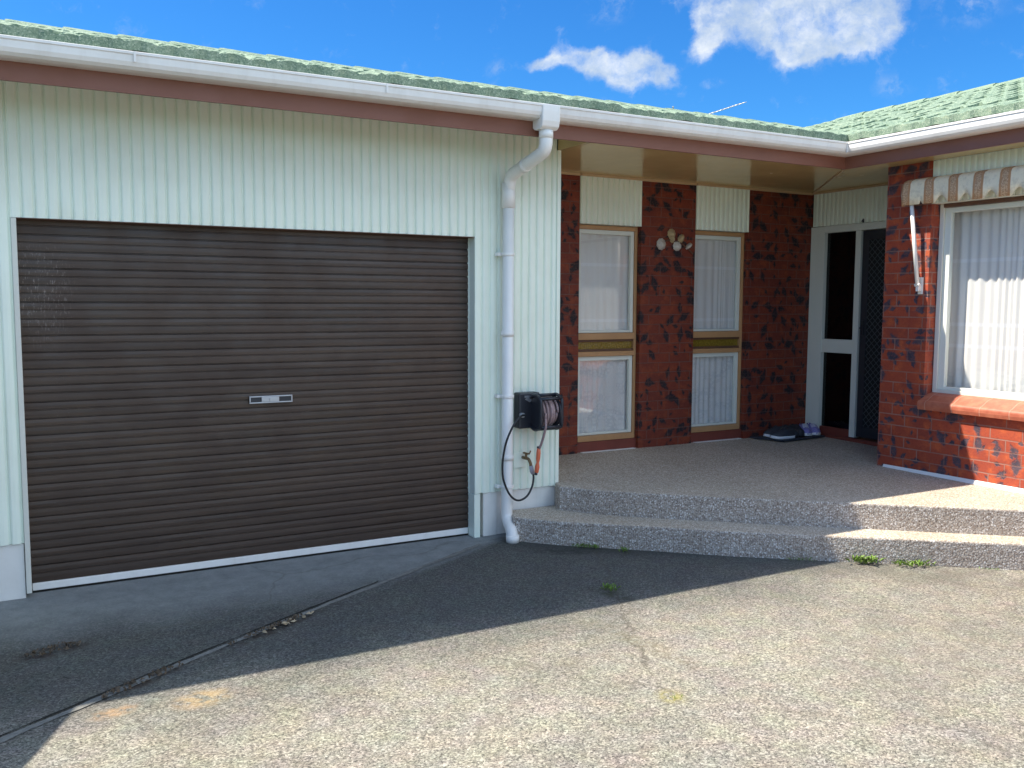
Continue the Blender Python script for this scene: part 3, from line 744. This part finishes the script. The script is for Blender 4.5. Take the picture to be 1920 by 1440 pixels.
# ------------------------------------------------------------------ awning over the wing window
aw = empty('awning', (XW, -2.3, 2.6), 'cream and brown striped scalloped awning over the large right window', 'awning')
b = MB(); n = 260; ya, yb = -.855, -3.64; xf = 2.585
th = .004
rows = []
for (x, z, wz) in ((XW-.008, 2.612, 0), (2.64, 2.605, 0), (xf+.012, 2.588, 0), (xf, 2.565, 0), (xf-.002, 2.49, 0), (xf, 2.405, 1)):
    row = []
    for i in range(n+1):
        y = ya+(yb-ya)*i/n; ph = ((y+20.184)/.20) % 1.
        st = abs(ph-.5)
        arch = .052*max(0, 1-((.5-st)/.24)**2) if wz and (ya-y) > .155 else 0
        sway = .006*math.sin(y*9)+.003*math.sin(y*31)
        row.append((x+(sway if z < 2.56 else 0), y, z+arch+(.004*math.sin(y*5))*wz))
    rows.append(row)
vs = [p for r_ in rows for p in r_]; nn = n+1
b.add(vs, [(k*nn+i, k*nn+i+1, (k+1)*nn+i+1, (k+1)*nn+i) for k in range(5) for i in range(n)], True)
o = b.build('canvas', M['awn'], aw); so_ = o.modifiers.new('s', 'SOLIDIFY'); so_.thickness = .004; so_.offset = 0
b = MB(); rowsE = []
for (x, z0_, z1_) in ((xf, 2.572, 2.405), (xf+.03, 2.585, 2.405), (xf+.07, 2.595, 2.43), (XW-.02, 2.605, 2.47)):
    rowsE.append([(x, ya+.004, z0_), (x, ya+.012, (z0_+z1_)/2), (x, ya+.006, z1_)])
b.add([p for r_ in rowsE for p in r_], [(3*k+i, 3*k+i+1, 3*k+i+4, 3*k+i+3) for k in range(3) for i in range(2)], True)
o = b.build('end_flap', M['awn'], aw); so_ = o.modifiers.new('s', 'SOLIDIFY'); so_.thickness = .004; so_.offset = 0
MB().tube([(xf+.02, ya-.01, 2.54), (xf+.02, yb, 2.54)], .012, 10).build('front_bar', M['pipe'], aw)
MB().tube([(XW-.027, ya-.02, 2.585), (XW-.027, yb, 2.585)], .018, 12).build('roller', M['pipe'], aw)
for y in (-.92, -3.60):
    ar = MB(); yy = y-.06
    ar.tube([(xf+.02, y, 2.44), (XW-.045, yy, 1.80)], .0155, 12)
    a_o = ar.build('arm', M['pipe'], aw)
    MB().box((XW-.012, yy-.02, 1.73), (XW-.0005, yy+.02, 1.86)).tube([(XW-.045, yy-.022, 1.80), (XW-.045, yy+.022, 1.80)], .013, 10).box((XW-.05, yy-.012, 1.752), (XW-.012, yy+.012, 1.80)).build('arm_bracket', M['pipe'], a_o, .002)

# ------------------------------------------------------------------ hose reel, tap, hoses
hr = empty('hose_reel', (-.2, 0, .9), 'black wall mounted garden hose reel beside the white downpipe', 'hose reel')
b = MB(); b.box((-.372, -.085, .765), (-.20, -.0005, 1.020)); b.build('bracket', M['black'], hr, .012)
MB().box((-.33, -.088, .985), (-.24, -.0845, 1.0)).add([(-.33, -.089, .975), (-.29, -.089, .952), (-.245, -.089, .975), (-.28, -.089, 1.0)], [(0, 1, 2, 3)]).build('label_plate', M['steel'], hr)
MB().tube([(-.355, -.11, .865), (-.355, -.08, .865)], .017, 14).build('inlet', M['steel'], hr)
cy, cz = -.125, .885
b = MB()
b.tube([(-.262, cy, cz), (-.128, cy, cz)], .075, 28); b.build('drum', M['drum'], hr)
b = MB()
for x in (-.268, -.122):
    MB().tube([(x-.006, cy, cz), (x+.006, cy, cz)], .118 if x < -.1 else .108, 28).build('side_disc', M['black'], hr, .003)
b = MB()
def bar(p, q, r_): b.tube([p, q], r_, 10)
for (yy, zz) in ((-.225, .985), (-.225, .785), (-.15, 1.005), (-.15, .765)):
    bar((-.28, yy, zz), (-.11, yy, zz), .012)
for x in (-.28, -.11):
    b.tube(bend_path([(x, -.03, .965), (x, -.15, 1.012), (x, -.232, .985), (x, -.232, .785), (x, -.15, .758), (x, -.03, .80)], .03, 4), .012, 10)
b.build('frame', M['black'], hr)
b = MB(); pth = []
rr = random.Random(4)
turns = 8
for i in range(turns*20+1):
    a = 2*math.pi*i/20; lay = i/(turns*20)
    x = -.245+.105*lay+.006*math.sin(a*.5+1)
    pth.append((x, cy-math.cos(a)*.080, cz+math.sin(a)*.084))
b.tube(pth, .0105, 8); pth = []
for i in range(5*20+1):
    a = 2*math.pi*i/20; lay = i/100
    x = -.142-.085*lay+.010*math.sin(a*.31+2); pth.append((x, cy-math.cos(a)*.093, cz+math.sin(a)*.099))
b.tube(pth, .0095, 8); b.build('hose', M['hose'], hr)
b = MB(); b.tube(smooth_path([(-.235, cy-.09, cz-.04), (-.245, -.238, .80), (-.25, -.225, .74), (-.255, -.19, .66), (-.258, -.165, .625)]), .009, 10).build('hose_tail', M['hose'], hr)
b = MB(); b.tube([(-.258, -.165, .635), (-.259, -.164, .60), (-.262, -.163, .555), (-.264, -.162, .53), (-.267, -.161, .50), (-.273, -.16, .46), (-.275, -.16, .455)], [.012, .016, .015, .010, .017, .015, .009], 12).build('nozzle', M['orange'], hr)
b = MB(); b.tube([(-.2755, -.16, .462), (-.277, -.16, .442)], .011, 12).build('nozzle_tip', M['black'], hr); MB().tube([(-.258, -.165, .645), (-.258, -.165, .634)], .0135, 12).build('hose_connector', M['black'], hr)

tp = empty('tap', (-.29, 0, .54), 'small old brass garden tap on a mint plate below the hose reel', 'tap')
MB().box((-.375, -.012, .475), (-.275, -.0005, .585)).build('back_plate', M['mint'], tp, .003)
b = MB(); b.tube([(-.30, -.01, .548), (-.30, -.065, .548)], .011, 12); b.tube(smooth_path([(-.30, -.055, .548), (-.295, -.085, .545), (-.288, -.10, .52), (-.285, -.102, .495)]), .011, 12); b.tube([(-.30, -.06, .548), (-.30, -.06, .580)], .009, 12)
b.build('spout', M['brass'], tp)
MB().tube([(-.325, -.06, .59), (-.275, -.06, .578)], .006, 8).tube([(-.30, -.085, .582), (-.30, -.035, .586)], .006, 8).tube([(-.262, -.06, .60), (-.275, -.06, .575)], .005, 8).build('handle', M['brass'], tp)
MB().tube([(-.284, -.102, .50), (-.277, -.105, .462), (-.270, -.106, .44)], [.014, .017, .012], 12).build('connector', M['drum'], tp)
b = MB()
b.tube(smooth_path([(-.345, -.115, .865), (-.40, -.15, .862), (-.47, -.17, .80), (-.517, -.165, .70), (-.533, -.15, .60), (-.538, -.145, .52), (-.530, -.145, .43), (-.49, -.145, .335), (-.44, -.14, .282), (-.388, -.135, .268), (-.33, -.13, .292), (-.285, -.12, .35), (-.268, -.112, .41), (-.270, -.107, .45)], 8), .0075, 10)
tag(b.build('supply_hose', M['rubber']), 'thin black hose looping across the white downpipe from reel to tap', 'hose')

# ------------------------------------------------------------------ porch wall ornament
wo = empty('wall_ornament', (1.78, YB, 2.2), 'cluster of small rounded cream and white ornaments on the middle brick pier of the porch', 'wall ornament')
def shell(x, z, r_, m, rot=0, tilt=(0, 0), wd=1.):
    b = MB(); nr_, na = 6, 30; vs = []
    for i in range(nr_+1):
        t = i/nr_; rad = r_*t
        for k in range(na):
            a = 2*math.pi*k/na; ru = 1+.06*math.sin(a*9)*t
            dx, dz = math.cos(a)*rad*ru*wd, math.sin(a)*rad*ru
            cx_, cz_ = dx*math.cos(rot)-dz*math.sin(rot), dx*math.sin(rot)+dz*math.cos(rot)
            hgt = .038*(1-t*t)*(1-.5*math.cos(a)*t)+.004*math.sin(a*15)*t
            vs.append((x+cx_, YB-.012-hgt+tilt[0]*cx_+tilt[1]*cz_, z+cz_))
    b.add(vs, [(i*na+k, i*na+(k+1) % na, (i+1)*na+(k+1) % na, (i+1)*na+k) for i in range(nr_) for k in range(na)], True)
    b.add([(x+(-.004+.008*math.cos(k))*1, YB-.0005, z+.008*math.sin(k)) for k in range(0)]+[], [])
    b.tube([(x, YB-.001, z), (x, YB-.02, z)], .02, 10)
    b.build('shell', m, wo)
shell(1.622, 2.176, .052, M['shellw'], .5); shell(1.735, 2.272, .045, M['shellc'], 1.2); shell(1.742, 2.228, .038, M['shellc'], .1, wd=.8)
shell(1.845, 2.232, .045, M['shellc'], -.7, wd=.75); shell(1.80, 2.165, .045, M['shellw'], 2.2); shell(1.935, 2.168, .042, M['shellw'], -.9, wd=.5)
MB().tube(smooth_path([(1.58, YB-.012, 2.16), (1.70, YB-.014, 2.215), (1.82, YB-.014, 2.20), (1.93, YB-.012, 2.14), (1.985, YB-.012, 2.10)]), .007, 8).build('driftwood', M['darktimber'], wo)

# ------------------------------------------------------------------ door mat and shoes
o = MB().prism([(2.83, .53), (3.42, .57), (3.46, .86), (2.72, .86)], 2, .366, .380).build('door_mat', M['mat'], None, .003)
tag(o, 'dark flat doormat on the pebbled porch by the front door', 'doormat')
ZM = .381
def shoe_parts():
    L = .27
    def outline(t): return .036+.016*math.sin(math.pi*min(1, t*1.15))+(.010*math.exp(-((t-.72)/.16)**2))
    def ring(t, z, k=1.):
        w_ = outline(t)*(min(1, (t/.07))**.5)*(min(1, ((1-t)/.12))**.5)*k; off = .008*math.sin(math.pi*t)
        return w_, off
    T = [i/22 for i in range(23)]; T[0] = .004; T[-1] = .996
    sole = MB(); vs = []
    for t in T:
        w_, off = ring(t, 0); x = (t-.5)*L; lift = .010*max(0, (t-.78)/.22)**1.5
        vs += [(x, off-w_, lift), (x, off+w_, lift), (x, off+w_*1.02, .026+lift), (x, off-w_*1.02, .026+lift)]
    sole.add(vs, [(4*i+k, 4*i+(k+1) % 4, 4*i+4+(k+1) % 4, 4*i+4+k) for i in range(22) for k in range(4)]+[(0, 1, 2, 3), (91, 90, 89, 88)], True)
    up = MB(); vs = []; seg = 12
    def hgt(t):
        if t < .38: return .092-.008*math.sin(t/.38*math.pi)
        if t < .62: return .092-(t-.38)/.24*.034
        return .058*math.sqrt(max(0.02, 1-((t-.62)/.40)**2))
    for t in T:
        w_, off = ring(t, 0, .97); x = (t-.5)*L; h_ = hgt(t); op = t < .42
        for k in range(seg+1):
            a = math.pi*k/seg; c_, s_ = math.cos(a), math.sin(a)
            zz = .022+h_*(s_**.6)
            if op and s_ > .8: zz -= .05*min(1, (s_-.8)/.15)
            vs.append((x, off+w_*c_*(1-.35*s_**3), zz))
    up.add(vs, [(i*(seg+1)+k, i*(seg+1)+k+1, (i+1)*(seg+1)+k+1, (i+1)*(seg+1)+k) for i in range(22) for k in range(seg)]+[tuple(range(seg+1)), tuple(22*(seg+1)+k for k in range(seg+1))[::-1]], True)
    lace = MB()
    for i in range(4):
        t = .46+i*.055; x = (t-.5)*L; h_ = .024+hgt(t)
        lace.tube([(x, -.022, h_-.010), (x+.004, .0, h_+.003), (x, .034, h_-.010)], .0035, 6)
    return sole, up, lace
def shoe(x, y, rot, mu, ms, ml, label, group):
    r_ = empty('shoe', (x, y, ZM), label, 'shoe', group); s_, u_, l_ = shoe_parts()
    for b_, nm, m_ in ((s_, 'sole', ms), (u_, 'upper', mu), (l_, 'laces', ml)):
        o_ = b_.build(nm, m_); o_.parent = r_; o_.matrix_parent_inverse = Matrix.Identity(4)
    r_.rotation_euler = (0, 0, rot)
bf = mat('black_shoe_cloth', (.032, .034, .042), .7); wr = mat('white_shoe_rubber', (.72, .72, .74), .5); br_ = mat('black_shoe_sole', (.02, .02, .025), .5)
pu = mat('violet_shoe_cloth', build=painted((.20, .18, .48), (.55, .55, .7), .8, .7, 60, False)); wl = mat('white_lace', (.7, .7, .75), .7)
SG = 'pairs of shoes left on the doormat'
shoe(2.905, .625, R(172), bf, wr, bf, 'nearer black sneaker with white sole at the left end of the doormat', SG)
shoe(2.925, .745, R(178), bf, wr, bf, 'farther black sneaker with white sole near the brick wall', SG)
shoe(3.07, .69, R(250), bf, br_, bf, 'all black shoe left of its twin in the middle of the doormat', SG)
shoe(3.165, .70, R(245), bf, br_, bf, 'all black shoe beside the violet sneakers on the doormat', SG)
shoe(3.265, .69, R(237), pu, wr, wl, 'violet and white sneaker nearer the middle of the doormat', SG)
shoe(3.37, .685, R(240), pu, wr, wl, 'violet and white sneaker at the right end of the doormat by the white door frame', SG)

# ------------------------------------------------------------------ TV antenna behind the ridge
an = empty('tv_antenna', (4.75, 4.0, 3.8), 'thin metal television antenna standing behind the green roof ridge', 'antenna')
MB().tube([(4.75, 4.0, 3.6), (4.75, 4.0, 4.17)], .012, 8).build('mast', M['steel'], an)
b = MB(); A0, A1 = Vector((4.60, 4.0, 4.085)), Vector((5.42, 4.0, 4.372)); b.tube([A0, A1], .008, 8)
b.build('boom', M['steel'], an)
b = MB()
for i in range(13):
    p = A0.lerp(A1, i/12); l_ = .10+.02*(i % 2); b.tube([p+Vector((-.05*l_, -l_, 0)), p+Vector((.05*l_, l_, .006))], .005, 6)
b.build('elements', M['steel'], an)
tag(MB().tube([(4.24, 4.0, 3.6), (4.24, 4.0, 4.19)], .008, 8).tube([(4.24, 4.0, 4.19), (4.23, 4.0, 4.21)], .012, 8).build('roof_vent_rod', M['steel']), 'short thin rod poking above the ridge left of the antenna', 'rod')

# ------------------------------------------------------------------ weeds
def weed(x, y, r_, h_, n, label, z=.002, sy=1., rot=0.):
    rr = random.Random(int(x*1000)+n); b = MB()
    for i in range(n):
        a = rr.uniform(0, 2*math.pi); d = r_*math.sqrt(rr.random())
        lx, ly = math.cos(a)*d, math.sin(a)*d*sy
        bx, by = x+lx*math.cos(rot)-ly*math.sin(rot), y+lx*math.sin(rot)+ly*math.cos(rot)
        L = h_*rr.uniform(.5, 1.2); yaw = rr.uniform(0, 2*math.pi); lean = rr.uniform(.3, 1.1); ww = L*rr.uniform(.08, .17)
        dr = Vector((math.cos(yaw), math.sin(yaw), 0)); sd = Vector((-dr.y, dr.x, 0)); B = Vector((bx, by, z+rr.random()*h_*.3))
        p1 = B+dr*L*.5*lean+Vector((0, 0, L*.5)); p2 = B+dr*L*lean+Vector((0, 0, L*.62))
        b.add([B, p1+sd*ww, p2, p1-sd*ww], [(0, 1, 2), (0, 2, 3)])
    return tag(b.build('weed', M['weed']), label, 'weed', 'weeds growing from gaps in the paving')
weed(-.14, -.60, .10, .035, 60, 'dark low weed at the step base just right of the downpipe foot', sy=.25, rot=-.75)
weed(.03, -.80, .03, .035, 26, 'small weed in the crack where it meets the step base')
weed(-.53, -1.42, .045, .035, 45, 'dark green weed clump in the driveway crack just inside the shadow')
weed(.90, -1.52, .10, .030, 26, 'sparse creeping weed in the shadow at the foot of the lower step', sy=.2, rot=-.68)
weed(1.21, -1.755, .085, .060, 70, 'bright green sunlit weed tuft at the step foot beside the shadow edge', sy=.3, rot=-.68)
weed(1.44, -1.945, .13, .045, 80, 'wider bright green sunlit weed spreading along the foot of the lower step', sy=.3, rot=-.68)
weed(-1.12, -2.74, .03, .012, 26, 'tiny yellowish weed in the sunlit driveway crack')
weed(1.80, -2.22, .06, .016, 24, 'thin mossy weed line at the right end of the step foot', sy=.12, rot=-.68)

# ------------------------------------------------------------------ leaf litter (uncountable)
def litter(spots, n, label, m, seed, smin=.006, smax=.018):
    rr = random.Random(seed); b = MB()
    for (x, y, rx, ry, ro) in spots:
        for i in range(n):
            a = rr.uniform(0, 2*math.pi); d = math.sqrt(rr.random()); lx, ly = math.cos(a)*d*rx, math.sin(a)*d*ry
            px, py = x+lx*math.cos(ro)-ly*math.sin(ro), y+lx*math.sin(ro)+ly*math.cos(ro); s_ = rr.uniform(smin, smax); th_ = rr.uniform(0, 6.28)
            vs = []
            for k, (aa, q) in enumerate(((0, 1.5), (1.2, .6), (2.6, .8), (3.5, 1.1), (4.9, .6))):
                vs.append((px+math.cos(aa+th_)*s_*q, py+math.sin(aa+th_)*s_*q, .007+rr.random()*.012))
            vs.append((px, py, .012+rr.random()*.014))
            b.add(vs, [(k, (k+1) % 5, 5) for k in range(5)])
    o_ = b.build('leaf_litter', m); return tag(o_, label, 'leaf litter', kind='stuff')
litter([(-2.42, -1.13, .26, .022, .54), (-3.05, -1.50, .22, .03, .54)], 70, 'crumbled brown leaves gathered along the mortar strip', M['litter'], 1, .004, .012)
litter([(-2.30, -1.09, .18, .018, .54)], 14, 'pale curled leaves on the mortar strip', M['litterl'], 2, .010, .020)
litter([(-3.38, -.92, .14, .05, .3)], 90, 'dark crumbled leaf dirt left of the mortar strip', M['litter'], 3, .003, .009)

# ------------------------------------------------------------------ unseen fence added beyond the left edge of the view to cast a shadow
fc = empty('shadow_fence', (-4.2, -.2, 0), 'added unseen timber fence left of the driveway, casting a shadow across it', 'fence')
dirv = Vector((-.412, -.911, 0)); st = Vector((-4.24, -.25, 0)); nrm_ = Vector((-dirv.y, dirv.x, 0))
b = MB()
for i in range(44):
    p = st+dirv*(i*.145); q = p+dirv*.146+nrm_*(.003*(i%2))
    b.add([p, q, q+nrm_*-.018, p+nrm_*-.018]+[v+Vector((0, 0, 1.9)) for v in (p, q, q+nrm_*-.018, p+nrm_*-.018)], [(3, 2, 1, 0), (4, 5, 6, 7), (0, 1, 5, 4), (1, 2, 6, 5), (2, 3, 7, 6), (3, 0, 4, 7)])
b.build('palings', M['fence'], fc)
b = MB()
for z in (.35, 1.55):
    p = st+nrm_*.022; q = st+dirv*6.3+nrm_*.022; b.tube([p+Vector((0, 0, z)), q+Vector((0, 0, z))], .03, 4, False)
b.build('rails', M['fence'], fc)
for i in range(4):
    p = st+dirv*(i*2.05+.05)+nrm_*.10; MB().box((p.x-.045, p.y-.045, 0), (p.x+.045, p.y+.045, 1.88)).build('post', M['fence'], fc)
